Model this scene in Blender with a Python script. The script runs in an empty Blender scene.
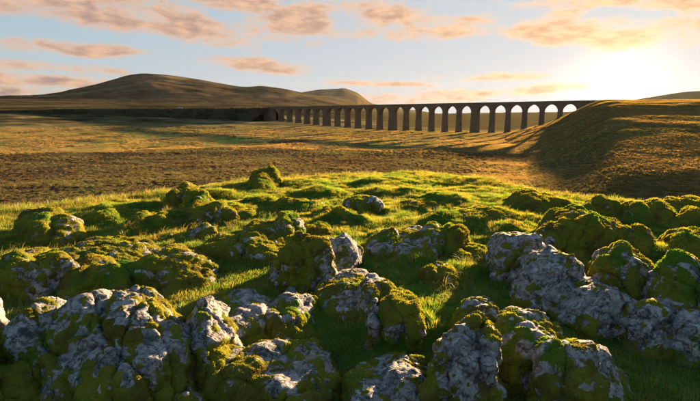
import bpy, math, random
import numpy as np
from mathutils import Vector, Matrix

random.seed(7)
RNG = np.random.default_rng(7)
scene = bpy.context.scene
C = scene.collection
rad = math.radians

# ------------------------------------------------------------------ camera
CAM_Z = 1.75
PITCH = rad(10.0)
F = 467.0                                   # focal length in pixels of the 700 px wide photograph
cam_d = bpy.data.cameras.new('camera')
cam_d.lens = 24.0
cam_d.sensor_width = 36.0
cam_d.clip_start = 0.05
cam_d.clip_end = 60000
cam = bpy.data.objects.new('camera', cam_d)
C.objects.link(cam)
cam.location = (0, 0, CAM_Z)
cam.rotation_euler = (rad(90) - PITCH, 0, 0)
scene.camera = cam

# ------------------------------------------------------------------ light
SUN_AZ = rad(29.4)                          # to the right of the view axis
SUN_EL = rad(6.0)
SUN_DIR = Vector((math.sin(SUN_AZ) * math.cos(SUN_EL), math.cos(SUN_AZ) * math.cos(SUN_EL), math.sin(SUN_EL)))
GLOW_EL = rad(2.4)                          # centre of the bright haze round the sun
GLOW_DIR = Vector((math.sin(SUN_AZ) * math.cos(GLOW_EL), math.cos(SUN_AZ) * math.cos(GLOW_EL), math.sin(GLOW_EL)))
sun_d = bpy.data.lights.new('sun', 'SUN')
sun_d.energy = 3.4
sun_d.angle = rad(0.6)
sun_d.color = (1.0, 0.67, 0.36)
sun = bpy.data.objects.new('sun', sun_d)
C.objects.link(sun)
sun.rotation_euler = (-SUN_DIR).to_track_quat('-Z', 'Y').to_euler()
sun.location = (200, 300, 200)

vs = scene.view_settings
vs.view_transform = 'Standard'
vs.look = 'None'
vs.exposure = 3.42
vs.gamma = 1.0
vs.use_curve_mapping = False

cy = scene.cycles
cy.max_bounces = 6
cy.diffuse_bounces = 3
cy.glossy_bounces = 2
cy.transmission_bounces = 3
cy.transparent_max_bounces = 8
cy.volume_bounces = 0
cy.use_denoising = True
cy.sample_clamp_indirect = 4.0


class NT:
    """small helper for building node trees"""
    def __init__(self, tree):
        self.t = tree
        self.n = tree.nodes
        self.l = tree.links

    def node(self, kind, **kw):
        nd = self.n.new(kind)
        for k, v in kw.items():
            setattr(nd, k, v)
        return nd

    def put(self, sock, val):
        if hasattr(val, 'is_output') or isinstance(val, bpy.types.NodeSocket):
            self.l.new(val, sock)
        else:
            sock.default_value = val

    def math(self, op, a, b=None, c=None, clamp=False):
        nd = self.node('ShaderNodeMath', operation=op, use_clamp=clamp)
        self.put(nd.inputs[0], a)
        if b is not None:
            self.put(nd.inputs[1], b)
        if c is not None:
            self.put(nd.inputs[2], c)
        return nd.outputs[0]

    def mix(self, f, a, b, blend='MIX'):
        nd = self.node('ShaderNodeMix', data_type='RGBA', blend_type=blend)
        self.put(nd.inputs[0], f)
        self.put(nd.inputs[6], a if isinstance(a, bpy.types.NodeSocket) else (*a, 1))
        self.put(nd.inputs[7], b if isinstance(b, bpy.types.NodeSocket) else (*b, 1))
        return nd.outputs[2]

    def smooth(self, v, lo, hi):
        nd = self.node('ShaderNodeMapRange', interpolation_type='SMOOTHSTEP')
        self.put(nd.inputs[0], v)
        nd.inputs[1].default_value = lo
        nd.inputs[2].default_value = hi
        return nd.outputs[0]

    def noise(self, vec, scale, detail=4, rough=0.55, dist=0.0):
        nd = self.node('ShaderNodeTexNoise')
        if vec is not None:
            self.l.new(vec, nd.inputs['Vector'])
        nd.inputs['Scale'].default_value = scale
        nd.inputs['Detail'].default_value = detail
        nd.inputs['Roughness'].default_value = rough
        nd.inputs['Distortion'].default_value = dist
        return nd.outputs[0]

    def voronoi(self, vec, scale, feature='F1'):
        nd = self.node('ShaderNodeTexVoronoi', feature=feature)
        if vec is not None:
            self.l.new(vec, nd.inputs['Vector'])
        nd.inputs['Scale'].default_value = scale
        return nd.outputs[0]


def pix(px, py):
    """direction of the sight line through a point of the photograph"""
    u = (px - 350.0) / F
    v = (200.5 - py) / F
    return Vector((u, math.cos(PITCH) + v * math.sin(PITCH), -math.sin(PITCH) + v * math.cos(PITCH)))


def az_el(px, py):
    d = pix(px, py)
    return math.atan2(d.x, d.y), math.atan2(d.z, math.hypot(d.x, d.y))


# ------------------------------------------------------------------ sky
def build_world():
    w = bpy.data.worlds.new('World')
    scene.world = w
    w.use_nodes = True
    T = NT(w.node_tree)
    T.n.clear()
    out = T.node('ShaderNodeOutputWorld')
    sky = T.node('ShaderNodeTexSky', sky_type='NISHITA')
    sky.sun_disc = False
    sky.sun_elevation = SUN_EL
    sky.sun_rotation = SUN_AZ
    sky.air_density = 1.0
    sky.dust_density = 0.6
    sky.ozone_density = 3.0
    tc = T.node('ShaderNodeTexCoord')
    sep = T.node('ShaderNodeSeparateXYZ')
    T.l.new(tc.outputs['Generated'], sep.inputs[0])
    x, y, z = sep.outputs
    az = T.math('ARCTAN2', x, y)
    el = T.math('ARCSINE', z)
    comb = T.node('ShaderNodeCombineXYZ')
    T.put(comb.inputs[0], az)
    T.put(comb.inputs[1], T.math('MULTIPLY', el, 3.0))
    n1 = T.noise(comb.outputs[0], 9.5, 8, 0.6, 0.5)
    comb2 = T.node('ShaderNodeCombineXYZ')
    T.put(comb2.inputs[0], az)
    T.put(comb2.inputs[1], T.math('MULTIPLY', el, 5.0))
    comb2.inputs[2].default_value = 3.7
    n2 = T.noise(comb2.outputs[0], 4.0, 5, 0.55, 0.1)
    # banks of cloud: (photo x, y, half width, half height, tilt, weight)
    banks = [(60, 5, 190, 15, 0.10, 1.0), (170, 20, 85, 17, 0.22, 1.05), (30, -4, 150, 16, 0.0, 1.0),
             (55, 47, 95, 7, 0.0, 0.75), (30, 66, 110, 5, 0.02, 0.75), (35, 79, 120, 7, 0.02, 0.95),
             (10, 92, 90, 6, 0.0, 0.7), (252, 65, 58, 8, 0.08, 0.9), (300, 22, 75, 20, -0.08, 0.9),
             (380, 15, 70, 14, 0.05, 0.8), (420, 32, 70, 8, 0.0, 0.8), (240, -4, 60, 16, 0.1, 0.8),
             (465, 22, 40, 6, -0.1, 0.6), (585, 32, 90, 15, 0.10, 0.95), (660, 34, 110, 13, 0.0, 0.9),
             (600, 0, 80, 6, 0.0, 0.6), (565, 17, 30, 8, 0.0, 0.55), (385, 84, 60, 4, 0.04, 0.95),
             (420, 98, 80, 9, 0.0, 0.8), (530, 90, 90, 5, -0.06, 0.9), (490, 77, 55, 4, 0.0, 0.45),
             (710, -2, 70, 9, 0.0, 0.6)]
    m = None
    for (px, py, hw, hh, tilt, wt) in banks:
        a0, e0 = az_el(px, py)
        ca = math.cos(a0)
        wa = hw / F * ca * ca * 1.0 + 1e-4
        we = hh / F
        da = T.math('SUBTRACT', az, a0)
        de = T.math('SUBTRACT', el, e0)
        de = T.math('MULTIPLY_ADD', da, tilt, de)
        q = T.math('ADD', T.math('POWER', T.math('MULTIPLY', da, 1 / wa), 2.0),
                   T.math('POWER', T.math('MULTIPLY', de, 1 / we), 2.0))
        v = T.math('MULTIPLY_ADD', q, -wt, wt)
        m = v if m is None else T.math('MAXIMUM', m, v)
    m = T.math('MAXIMUM', m, -1.0)
    # the same broken cloud carries on above and beside the view
    away = T.math('MAXIMUM', T.smooth(el, 0.27, 0.36), T.smooth(T.math('ABSOLUTE', az), 0.72, 0.85))
    gen = T.math('MULTIPLY_ADD', n2, 4.0, -2.3)
    gen = T.math('ADD', T.math('MULTIPLY', gen, away), T.math('MULTIPLY_ADD', away, 1.0, -1.0))
    m = T.math('MAXIMUM', m, gen)
    dens = T.math('ADD', m, T.math('MULTIPLY_ADD', n1, 3.8, -1.76))
    cover = T.smooth(dens, 0.0, 1.0)
    thick = T.smooth(dens, 0.35, 1.3)
    # angle to the sun
    dot = T.node('ShaderNodeVectorMath', operation='DOT_PRODUCT')
    T.l.new(tc.outputs['Generated'], dot.inputs[0])
    dot.inputs[1].default_value = GLOW_DIR
    ang = T.math('ARCCOSINE', T.math('MINIMUM', dot.outputs['Value'], 0.999999))
    near = T.math('POWER', 2.718, T.math('MULTIPLY', ang, -2.6))
    # cloud colours: lit edges peach, thick cores mauve-grey
    lit = T.mix(near, (1.0, 0.60, 0.38), (1.6, 1.0, 0.5))
    core = T.mix(near, (0.50, 0.33, 0.28), (1.05, 0.52, 0.22))
    low = T.smooth(el, 0.10, 0.03)
    core = T.mix(T.math('MULTIPLY', low, 0.5), core, (0.22, 0.19, 0.23))
    n3 = T.noise(comb.outputs[0], 22.0, 4, 0.55)
    shade = T.math('MULTIPLY', thick, T.smooth(n3, 0.30, 0.62))
    ccol = T.mix(shade, lit, core)
    b_sky = T.node('ShaderNodeBackground')
    # film-like shoulder, so that the sky near the sun keeps its colour
    sq = T.node('ShaderNodeVectorMath', operation='MULTIPLY')
    T.l.new(sky.outputs[0], sq.inputs[0])
    T.l.new(sky.outputs[0], sq.inputs[1])
    ad = T.node('ShaderNodeVectorMath', operation='MULTIPLY_ADD')
    T.l.new(sq.outputs[0], ad.inputs[0])
    ad.inputs[1].default_value = (0.93 ** 2, 0.84 ** 2, 0.76 ** 2)
    ad.inputs[2].default_value = (1, 1, 1)
    one = T.node('ShaderNodeVectorMath', operation='POWER')
    T.l.new(ad.outputs[0], one.inputs[0])
    one.inputs[1].default_value = (0.5, 0.5, 0.5)
    dv = T.node('ShaderNodeVectorMath', operation='DIVIDE')
    T.l.new(sky.outputs[0], dv.inputs[0])
    T.l.new(one.outputs[0], dv.inputs[1])
    T.l.new(dv.outputs[0], b_sky.inputs[0])
    b_sky.inputs[1].default_value = 0.05
    b_cl = T.node('ShaderNodeBackground')
    T.put(b_cl.inputs[0], ccol)
    b_cl.inputs[1].default_value = 0.076
    ms = T.node('ShaderNodeMixShader')
    T.put(ms.inputs[0], T.math('MULTIPLY', cover, 0.9))
    T.l.new(b_sky.outputs[0], ms.inputs[1])
    T.l.new(b_cl.outputs[0], ms.inputs[2])
    # bright aureole of the low sun
    glow = T.math('MULTIPLY', T.math('POWER', 2.718, T.math('MULTIPLY', ang, -42.0)), 0.8)
    glow2 = T.math('MULTIPLY', T.math('POWER', 2.718, T.math('MULTIPLY', ang, -7.0)), 0.02)
    b_g = T.node('ShaderNodeBackground')
    b_g.inputs[0].default_value = (1.0, 0.70, 0.36, 1)
    T.put(b_g.inputs[1], T.math('ADD', glow, glow2))
    add = T.node('ShaderNodeAddShader')
    T.l.new(ms.outputs[0], add.inputs[0])
    T.l.new(b_g.outputs[0], add.inputs[1])
    T.l.new(add.outputs[0], out.inputs[0])


build_world()


# ------------------------------------------------------------------ numeric noise
def _hash(ix, iy, iz, seed):
    h = (ix.astype(np.int64) * 374761393 + iy.astype(np.int64) * 668265263 +
         iz.astype(np.int64) * 2147483647 + seed * 1274126177) & 0xFFFFFFFF
    h = ((h ^ (h >> 13)) * 1274126177) & 0xFFFFFFFF
    h = ((h ^ (h >> 16)) * 2246822519) & 0xFFFFFFFF
    return (h ^ (h >> 15)) & 0xFFFFFFFF


_G = RNG.normal(size=(256, 3))
_G /= np.linalg.norm(_G, axis=1)[:, None]


def perlin(p, seed=0):
    i = np.floor(p).astype(np.int64)
    f = p - i
    u = f * f * f * (f * (f * 6 - 15) + 10)
    res = 0
    for dx in (0, 1):
        wx = u[:, 0] if dx else 1 - u[:, 0]
        for dy in (0, 1):
            wy = u[:, 1] if dy else 1 - u[:, 1]
            for dz in (0, 1):
                wz = u[:, 2] if dz else 1 - u[:, 2]
                g = _G[_hash(i[:, 0] + dx, i[:, 1] + dy, i[:, 2] + dz, seed) & 255]
                d = (f[:, 0] - dx) * g[:, 0] + (f[:, 1] - dy) * g[:, 1] + (f[:, 2] - dz) * g[:, 2]
                res = res + wx * wy * wz * d
    return res * 1.6


def fbm(p, octaves=4, seed=0, gain=0.5):
    a, s, r = 1.0, 0.0, 0.0
    for o in range(octaves):
        r = r + a * perlin(p * (2.0 ** o), seed + o * 17)
        s += a
        a *= gain
    return r / s


def worley(p, seed=0):
    i = np.floor(p).astype(np.int64)
    best = np.full(len(p), 9.0)
    second = np.full(len(p), 9.0)
    for dx in (-1, 0, 1):
        for dy in (-1, 0, 1):
            for dz in (-1, 0, 1):
                c = i + np.array([dx, dy, dz])
                h = _hash(c[:, 0], c[:, 1], c[:, 2], seed)
                q = c + np.stack([(h & 1023) / 1023.0, ((h >> 10) & 1023) / 1023.0, ((h >> 20) & 1023) / 1023.0], 1)
                d = np.linalg.norm(q - p, axis=1)
                second = np.where(d < best, best, np.minimum(second, d))
                best = np.minimum(best, d)
    return best, second


def n2(x, y, s, octaves=4, seed=0, gain=0.5):
    return fbm(np.stack([x / s, y / s, np.full_like(x, 0.37 + seed * 1.7)], 1), octaves, seed, gain)


def sstep(a, b, v):
    t = np.clip((v - a) / (b - a), 0, 1)
    return t * t * (3 - 2 * t)


# ------------------------------------------------------------------ terrain
TILT, TX, TY = 0.03, math.sin(SUN_AZ), math.cos(SUN_AZ)      # the knoll leans towards the sun


def tilt_z(x, y):
    return -TILT * np.maximum(x * TX + y * TY, -4.0)


def flat_hit(px, py, z=0.0):
    d = pix(px, py)
    t = (CAM_Z - z) / (-d.z - TILT * (d.x * TX + d.y * TY))
    return d.x * t, d.y * t


CREST = [(0, 208), (60, 203), (130, 196), (180, 189), (265, 180), (350, 174), (430, 173), (500, 184), (545, 192), (600, 199), (700, 203)]
_c = [flat_hit(px, py) for px, py in CREST]
CR_AZ = np.array([-3.2, -1.2] + [math.atan2(x, y) for x, y in _c] + [1.2, 3.2])
CR_R = np.array([11, 11] + [math.hypot(x, y) - 0.6 for x, y in _c] + [11, 11])

# grassy hummocks on the knoll: (photo x, top y, base y, width)
HUMMOCKS = [(225, 197, 216, 50), (263, 190, 208, 46), (205, 206, 226, 60), (168, 204, 226, 44), (447, 206, 226, 38),
            (497, 202, 226, 70), (505, 216, 236, 50), (355, 195, 212, 34), (395, 182, 196, 60), (320, 182, 198, 50),
            (440, 190, 204, 40), (300, 197, 214, 40), (130, 198, 214, 60), (90, 208, 226, 50), (455, 230, 252, 40),
            (475, 254, 276, 36), (60, 262, 292, 80), (120, 255, 285, 60), (350, 207, 226, 40), (415, 250, 270, 50),
            (530, 190, 207, 50), (545, 198, 213, 44), (140, 215, 236, 50), (20, 225, 250, 50), (470, 176, 186, 60),
            (385, 176, 186, 60), (300, 176, 187, 50), (215, 186, 200, 40), (405, 276, 345, 66), (660, 236, 262, 60)]
HB = []
for (px, yt, yb, w) in HUMMOCKS:
    x, y = flat_hit(px, yb)
    d = math.hypot(x, y)
    wd = w * y / F
    f = 1 + wd * 0.35 / d
    x, y = x * f, y * f
    tv = pix(px, yt)
    zt = CAM_Z + tv.z / math.hypot(tv.x, tv.y) * math.hypot(x, y)
    HB.append((x, y, wd * 0.5, min(max(zt - float(tilt_z(x, y)), 0.06), 0.5)))


def prof(pts, r):
    return np.interp(r, [p[0] for p in pts], [p[1] for p in pts])


LEFT = [(0, -15), (250, -15), (400, -13.5), (500, -11.5), (672, -4), (850, 5), (1000, 9.5), (1500, 30), (2500, 74), (4000, 110), (10000, 150)]
RIGHT = [(0, -15), (400, -15), (560, -14.5), (700, -12), (1000, -5), (1500, 6), (2500, 24), (4000, 34), (10000, 60)]


def ridge_tab(pts):
    a = [az_el(px, py) for px, py in pts]
    xa, ya = np.array([q[0] for q in a]), np.array([math.tan(q[1]) for q in a])
    xs = np.linspace(xa[0], xa[-1], 500)
    k = np.exp(-np.linspace(-2, 2, 23) ** 2)
    ys = np.convolve(np.pad(np.interp(xs, xa, ya), 11, 'edge'), k / k.sum(), 'valid')
    return xs, ys


RA = ridge_tab([(-400, 110), (-250, 106), (-100, 101), (0, 97), (40, 95), (70, 90), (100, 82.5), (130, 75), (145, 73.6), (165, 74.6),
                (200, 79), (232, 85), (247, 86.5), (262, 84.6), (285, 88), (302, 92.5), (330, 100), (360, 108)])
RB = ridge_tab([(255, 110), (285, 96), (300, 91.5), (320, 88.4), (345, 87.6), (357, 92), (372, 103.5), (392, 107), (430, 112)])
RC = ridge_tab([(400, 125), (450, 115), (500, 113.5), (570, 113), (640, 100), (660, 97), (685, 93.5), (720, 92), (780, 92), (860, 98), (1000, 112)])
RH = ridge_tab([(390, 166), (440, 156), (475, 147), (500, 140), (525, 133), (545, 127), (565, 117), (583, 106.5), (594, 101.8), (605, 99.8), (620, 99.6),
                (660, 99.4), (700, 99.2), (800, 99), (1000, 104)])


def terrain(x, y, detail=True):
    """height of the land above the knoll's top, metres"""
    x = np.asarray(x, float)
    y = np.asarray(y, float)
    r = np.hypot(x, y)
    az = np.arctan2(x, y)
    b = sstep(-0.25, 0.2, az)
    z = prof(LEFT, r) * (1 - b) + prof(RIGHT, r) * b
    # rolling moor
    roll = sstep(60, 200, r) * (1 - sstep(3000, 5000, r))
    z = z + roll * (2.4 * n2(x, y, 80.0, 4, 3) + 2.2 * sstep(500, 1500, r) * n2(x, y, 350.0, 3, 4))
    near_heath = sstep(45, 90, r) * (1 - sstep(190, 260, r))
    z = z + near_heath * (1 - b) * 2.0
    # far fells
    fa = r > 1500
    rr0 = r
    r = r.copy()
    r[fa] = r[fa] + sstep(1500, 3000, r[fa]) * 420 * n2(x[fa], y[fa], 1300.0, 3, 12)
    t = np.interp(az, RA[0], RA[1], left=0.0, right=0.0) * 5000
    s = np.clip((r - 2500) / 2500, 0, 1) ** 1.15 * (1 - sstep(5100, 8500, r))
    hz = z + np.maximum(t - z, 0) * s
    rough = n2(x, y, 480.0, 6, 9, 0.62) * 44 * s * sstep(0, 120, t)
    fb = r > 2300
    gul = np.zeros_like(r)
    gul[fb] = n2(x[fb], y[fb], 170.0, 4, 14, 0.6) * 8
    rough = rough + gul * sstep(2400, 3200, r) * sstep(60, 200, t)
    z = np.where(t > 0, np.maximum(z, hz + rough * np.clip(1 - s ** 3, 0.10, 1)), z)
    t = np.interp(az, RB[0], RB[1], left=0.0, right=0.0) * 7500
    s = np.clip((r - 4800) / 2700, 0, 1) ** 1.2 * (1 - sstep(7600, 9300, r))
    z = np.maximum(z, np.where(t > 0, z + np.maximum(t - z, 0) * s, z))
    t = np.interp(az, RC[0], RC[1], left=0.0, right=0.0) * 4200
    s = sstep(1500, 4200, r) * (1 - sstep(4300, 7500, r))
    z = np.maximum(z, np.where(t > 0, z + np.maximum(t - z, 0) * s, z))
    r = rr0
    # hillside on the right, carrying the railway beyond the viaduct
    az_h = az - np.clip((370 - r) / 370, 0, 1) * 0.08
    th = np.interp(az_h, RH[0], RH[1], left=-1.0, right=0.0) * 370
    th = np.where(az > RH[0][-1], np.interp(az, [RH[0][-1], 2.2], [10, -15]), th)
    s = np.clip((r - 65) / 300, 0, 1) ** 0.95 * (1 - sstep(650, 1100, r))
    dz = np.maximum(th + 15.0, 0) * s
    z = z + dz * (1 - sstep(0.0, 45.0, z)) * (az > RH[0][0])
    z = z + sstep(120, 250, r) * (1 - sstep(600, 900, r)) * sstep(2, 12, dz) * 0.8 * n2(x, y, 45.0, 3, 21)
    # the limestone knoll
    rc = np.interp(az, CR_AZ, CR_R)
    top = np.zeros_like(r)
    kk = r < 60
    wx, wy = x.copy(), y.copy()
    wx[kk] += 0.45 * n2(x[kk], y[kk], 1.1, 3, 35)
    wy[kk] += 0.45 * n2(x[kk], y[kk], 1.1, 3, 36)
    for (hx, hy, hw, hh) in HB:
        q = ((wx - hx) ** 2 + ((wy - hy) * 1.15) ** 2) / (hw * hw)
        m = q < 4
        top[m] = np.maximum(top[m], hh * 0.55 * np.exp(-q[m] ** 1.4 * 0.8))
    if detail:
        k = r < 70
        kz = np.zeros_like(r)
        kx, ky = x[k], y[k]
        bil = np.abs(n2(kx, ky, 0.9, 3, 31))
        kz[k] = 0.09 * n2(kx, ky, 2.6, 3, 30) + 0.22 * (0.30 - bil) * sstep(4.5, 8, r[k]) + 0.035 * n2(kx, ky, 0.3, 2, 32)
        top = top + kz
    top = top + tilt_z(x, y)
    d = np.maximum(0, r - rc)
    kn = top - 0.62 * (np.sqrt(d * d + 1.6 ** 2) - 1.6)
    h = np.clip(0.5 + 0.5 * (kn - (z)) / 3.0, 0, 1)
    zz = z * (1 - h) + kn * h + 3.0 * h * (1 - h) * 0.5
    far = sstep(60, 75, r)
    return np.where(far >= 1, z, zz * (1 - far) + z * far)


# terrain z above is measured from the knoll's top for the near part and from the eye for the far part
_terr = terrain


def ground_z(x, y, detail=True):
    x = np.atleast_1d(np.asarray(x, float))
    y = np.atleast_1d(np.asarray(y, float))
    r = np.hypot(x, y)
    return _terr(x, y, detail) + CAM_Z * sstep(60, 120, r)


def hit(px, py):
    """where the sight line meets the ground"""
    d = pix(px, py)
    h = math.hypot(d.x, d.y)
    rr = np.exp(np.linspace(math.log(1.0), math.log(60.0), 900))
    xs, ys = d.x / h * rr, d.y / h * rr
    zr = CAM_Z + d.z / h * rr
    g = ground_z(xs, ys, False)
    below = np.nonzero(zr <= g)[0]
    i = below[0] if len(below) else len(rr) - 1
    return float(xs[i]), float(ys[i]), float(g[i])


# ------------------------------------------------------------------ mesh helpers
def mesh_obj(name, verts, faces, mat, parent=None, smooth=True, link=True):
    me = bpy.data.meshes.new(name)
    verts = np.asarray(verts, np.float32)
    faces = np.asarray(faces, np.int32)
    me.vertices.add(len(verts))
    me.vertices.foreach_set('co', verts.ravel())
    nf, k = faces.shape
    me.loops.add(nf * k)
    me.loops.foreach_set('vertex_index', faces.ravel())
    me.polygons.add(nf)
    me.polygons.foreach_set('loop_start', np.arange(nf, dtype=np.int32) * k)
    me.polygons.foreach_set('use_smooth', np.full(nf, smooth))
    me.update(calc_edges=True)
    if mat:
        me.materials.append(mat)
    o = bpy.data.objects.new(name, me)
    if link:
        C.objects.link(o)
    if parent:
        o.parent = parent
    return o


def color_attr(me, name, cols):
    a = me.color_attributes.new(name, 'FLOAT_COLOR', 'POINT')
    c = np.ones((len(cols), 4), np.float32)
    c[:, :3] = cols
    a.data.foreach_set('color', c.ravel())


def float_attr(me, name, vals):
    a = me.attributes.new(name, 'FLOAT', 'POINT')
    a.data.foreach_set('value', np.asarray(vals, np.float32))


def tag(o, label=None, cat=None, group=None, kind=None):
    if label:
        o['label'] = label
    if cat:
        o['category'] = cat
    if group:
        o['group'] = group
    if kind:
        o['kind'] = kind
    return o


def new_mat(name):
    m = bpy.data.materials.new(name)
    m.use_nodes = True
    T = NT(m.node_tree)
    T.n.clear()
    out = T.node('ShaderNodeOutputMaterial')
    return m, T, out


# ------------------------------------------------------------------ materials
def mat_ground():
    m, T, out = new_mat('moorland')
    b = T.node('ShaderNodeBsdfPrincipled')
    at = T.node('ShaderNodeAttribute', attribute_name='col')
    geo = T.node('ShaderNodeNewGeometry')
    P = geo.outputs['Position']
    n_a = T.noise(P, 0.9, 6, 0.7)
    n_b = T.noise(P, 0.07, 6, 0.65)
    n_c = T.noise(P, 9.0, 4, 0.6)
    v = T.math('MULTIPLY_ADD', n_a, 1.1, 0.45)
    v = T.math('MULTIPLY', v, T.math('MULTIPLY_ADD', n_b, 1.0, 0.5))
    v = T.math('MULTIPLY', v, T.math('MULTIPLY_ADD', n_c, 0.8, 0.6))
    hsv = T.node('ShaderNodeHueSaturation')
    T.l.new(at.outputs['Color'], hsv.inputs['Color'])
    T.put(hsv.inputs['Value'], v)
    T.put(hsv.inputs['Hue'], T.math('MULTIPLY_ADD', n_b, 0.05, 0.475))
    T.l.new(hsv.outputs[0], b.inputs['Base Color'])
    b.inputs['Roughness'].default_value = 1.0
    b.inputs['Specular IOR Level'].default_value = 0.0
    bump = T.node('ShaderNodeBump')
    bump.inputs['Strength'].default_value = 0.5
    bump.inputs['Distance'].default_value = 0.3
    T.put(bump.inputs['Height'], T.math('ADD', T.math('MULTIPLY', n_a, 0.8), T.math('MULTIPLY', n_c, 0.12)))
    T.l.new(bump.outputs[0], b.inputs['Normal'])
    T.l.new(b.outputs[0], out.inputs[0])
    return m


def mat_blade(name, c1, c2, c3, patch=1.2, trans=0.5, through=(3.4, 2.5, 0.9)):
    """thin leaves that let the low sun through"""
    m, T, out = new_mat(name)
    oi = T.node('ShaderNodeObjectInfo')
    geo = T.node('ShaderNodeNewGeometry')
    n = T.noise(geo.outputs['Position'], patch, 3, 0.6)
    col = T.mix(T.smooth(n, 0.36, 0.64), c1, c2)
    col = T.mix(T.math('MULTIPLY', T.math('POWER', oi.outputs['Random'], 3.0), 0.8), col, c3)
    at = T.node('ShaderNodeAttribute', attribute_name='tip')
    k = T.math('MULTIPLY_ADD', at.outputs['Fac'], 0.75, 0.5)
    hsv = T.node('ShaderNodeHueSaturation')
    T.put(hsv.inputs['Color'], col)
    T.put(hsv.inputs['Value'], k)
    d = T.node('ShaderNodeBsdfDiffuse')
    t = T.node('ShaderNodeBsdfTranslucent')
    T.l.new(hsv.outputs[0], d.inputs[0])
    T.put(t.inputs[0], T.mix(1.0, hsv.outputs[0], through, 'MULTIPLY'))
    ms = T.node('ShaderNodeMixShader')
    ms.inputs[0].default_value = trans
    T.l.new(d.outputs[0], ms.inputs[1])
    T.l.new(t.outputs[0], ms.inputs[2])
    g = T.node('ShaderNodeBsdfGlossy')
    g.inputs['Roughness'].default_value = 0.45
    g.inputs[0].default_value = (1, 1, 1, 1)
    m2 = T.node('ShaderNodeMixShader')
    m2.inputs[0].default_value = 0.03
    T.l.new(ms.outputs[0], m2.inputs[1])
    T.l.new(g.outputs[0], m2.inputs[2])
    T.l.new(m2.outputs[0], out.inputs[0])
    return m


def mat_moss():
    m, T, out = new_mat('moss')
    tc = T.node('ShaderNodeNewGeometry')
    P = tc.outputs['Position']
    n = T.noise(P, 3.2, 4, 0.6)
    nf = T.noise(P, 45.0, 3, 0.6)
    oi = T.node('ShaderNodeObjectInfo')
    col = T.mix(T.smooth(n, 0.32, 0.58), (0.115, 0.090, 0.026), (0.180, 0.180, 0.024))
    col = T.mix(T.smooth(T.noise(P, 1.7, 3, 0.5), 0.52, 0.68), col, (0.09, 0.16, 0.02))
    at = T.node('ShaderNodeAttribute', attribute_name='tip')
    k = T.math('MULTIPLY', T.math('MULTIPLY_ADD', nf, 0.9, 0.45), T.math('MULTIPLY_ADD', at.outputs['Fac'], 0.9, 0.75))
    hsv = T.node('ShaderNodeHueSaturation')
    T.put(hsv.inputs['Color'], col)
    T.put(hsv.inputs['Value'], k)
    d = T.node('ShaderNodeBsdfDiffuse')
    t = T.node('ShaderNodeBsdfTranslucent')
    T.l.new(hsv.outputs[0], d.inputs[0])
    T.put(t.inputs[0], T.mix(1.0, hsv.outputs[0], (2.1, 1.9, 0.7), 'MULTIPLY'))
    bump = T.node('ShaderNodeBump')
    bump.inputs['Strength'].default_value = 0.8
    bump.inputs['Distance'].default_value = 0.012
    T.put(bump.inputs['Height'], nf)
    T.l.new(bump.outputs[0], d.inputs['Normal'])
    ms = T.node('ShaderNodeMixShader')
    T.put(ms.inputs[0], T.math('MULTIPLY', at.outputs['Fac'], 0.55))
    T.l.new(d.outputs[0], ms.inputs[1])
    T.l.new(t.outputs[0], ms.inputs[2])
    T.l.new(ms.outputs[0], out.inputs[0])
    return m


def mat_limestone():
    m, T, out = new_mat('limestone')
    b = T.node('ShaderNodeBsdfPrincipled')
    geo = T.node('ShaderNodeNewGeometry')
    P = geo.outputs['Position']
    big = T.noise(P, 2.2, 5, 0.62)
    mid = T.noise(P, 9.0, 6, 0.68)
    fine = T.noise(P, 55.0, 5, 0.7)
    pits = T.voronoi(P, 26.0)
    wob = T.node('ShaderNodeVectorMath', operation='MULTIPLY_ADD')
    nz = T.node('ShaderNodeTexNoise')
    T.l.new(P, nz.inputs['Vector'])
    nz.inputs['Scale'].default_value = 6.0
    nz.inputs['Detail'].default_value = 4
    T.l.new(nz.outputs['Color'], wob.inputs[0])
    wob.inputs[1].default_value = (0.25, 0.25, 0.25)
    T.l.new(P, wob.inputs[2])
    crack = T.voronoi(wob.outputs[0], 5.0, 'DISTANCE_TO_EDGE')
    crackm = T.smooth(crack, 0.0, 0.05)
    col = T.mix(T.smooth(mid, 0.3, 0.7), (0.12, 0.117, 0.12), (0.36, 0.345, 0.345))
    col = T.mix(T.smooth(big, 0.5, 0.66), col, (0.24, 0.20, 0.16))
    lich = T.smooth(T.noise(P, 17.0, 5, 0.7), 0.54, 0.66)
    col = T.mix(T.math('MULTIPLY', lich, 0.8), col, (0.48, 0.47, 0.44))
    dark = T.smooth(T.noise(P, 12.0, 6, 0.75), 0.49, 0.40)
    col = T.mix(T.math('MULTIPLY', dark, 0.85), col, (0.035, 0.032, 0.03))
    och = T.smooth(T.noise(P, 7.3, 4, 0.6), 0.60, 0.70)
    col = T.mix(T.math('MULTIPLY', och, 0.5), col, (0.22, 0.15, 0.05))
    hsv = T.node('ShaderNodeHueSaturation')
    T.put(hsv.inputs['Color'], col)
    T.put(hsv.inputs['Value'], T.math('MULTIPLY', T.math('MULTIPLY_ADD', fine, 1.0, 0.5), T.math('MULTIPLY_ADD', crackm, 0.45, 0.55)))
    T.l.new(hsv.outputs[0], b.inputs['Base Color'])
    b.inputs['Roughness'].default_value = 0.9
    b.inputs['Specular IOR Level'].default_value = 0.25
    h = T.math('ADD', T.math('MULTIPLY', mid, 1.0), T.math('MULTIPLY', fine, 0.35))
    h = T.math('ADD', h, T.math('MULTIPLY', T.smooth(pits, 0.0, 0.45), 0.35))
    h = T.math('ADD', h, T.math('MULTIPLY', crackm, 0.35))
    bump = T.node('ShaderNodeBump')
    bump.inputs['Strength'].default_value = 0.9
    bump.inputs['Distance'].default_value = 0.035
    T.put(bump.inputs['Height'], h)
    T.l.new(bump.outputs[0], b.inputs['Normal'])
    T.l.new(b.outputs[0], out.inputs[0])
    return m


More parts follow.
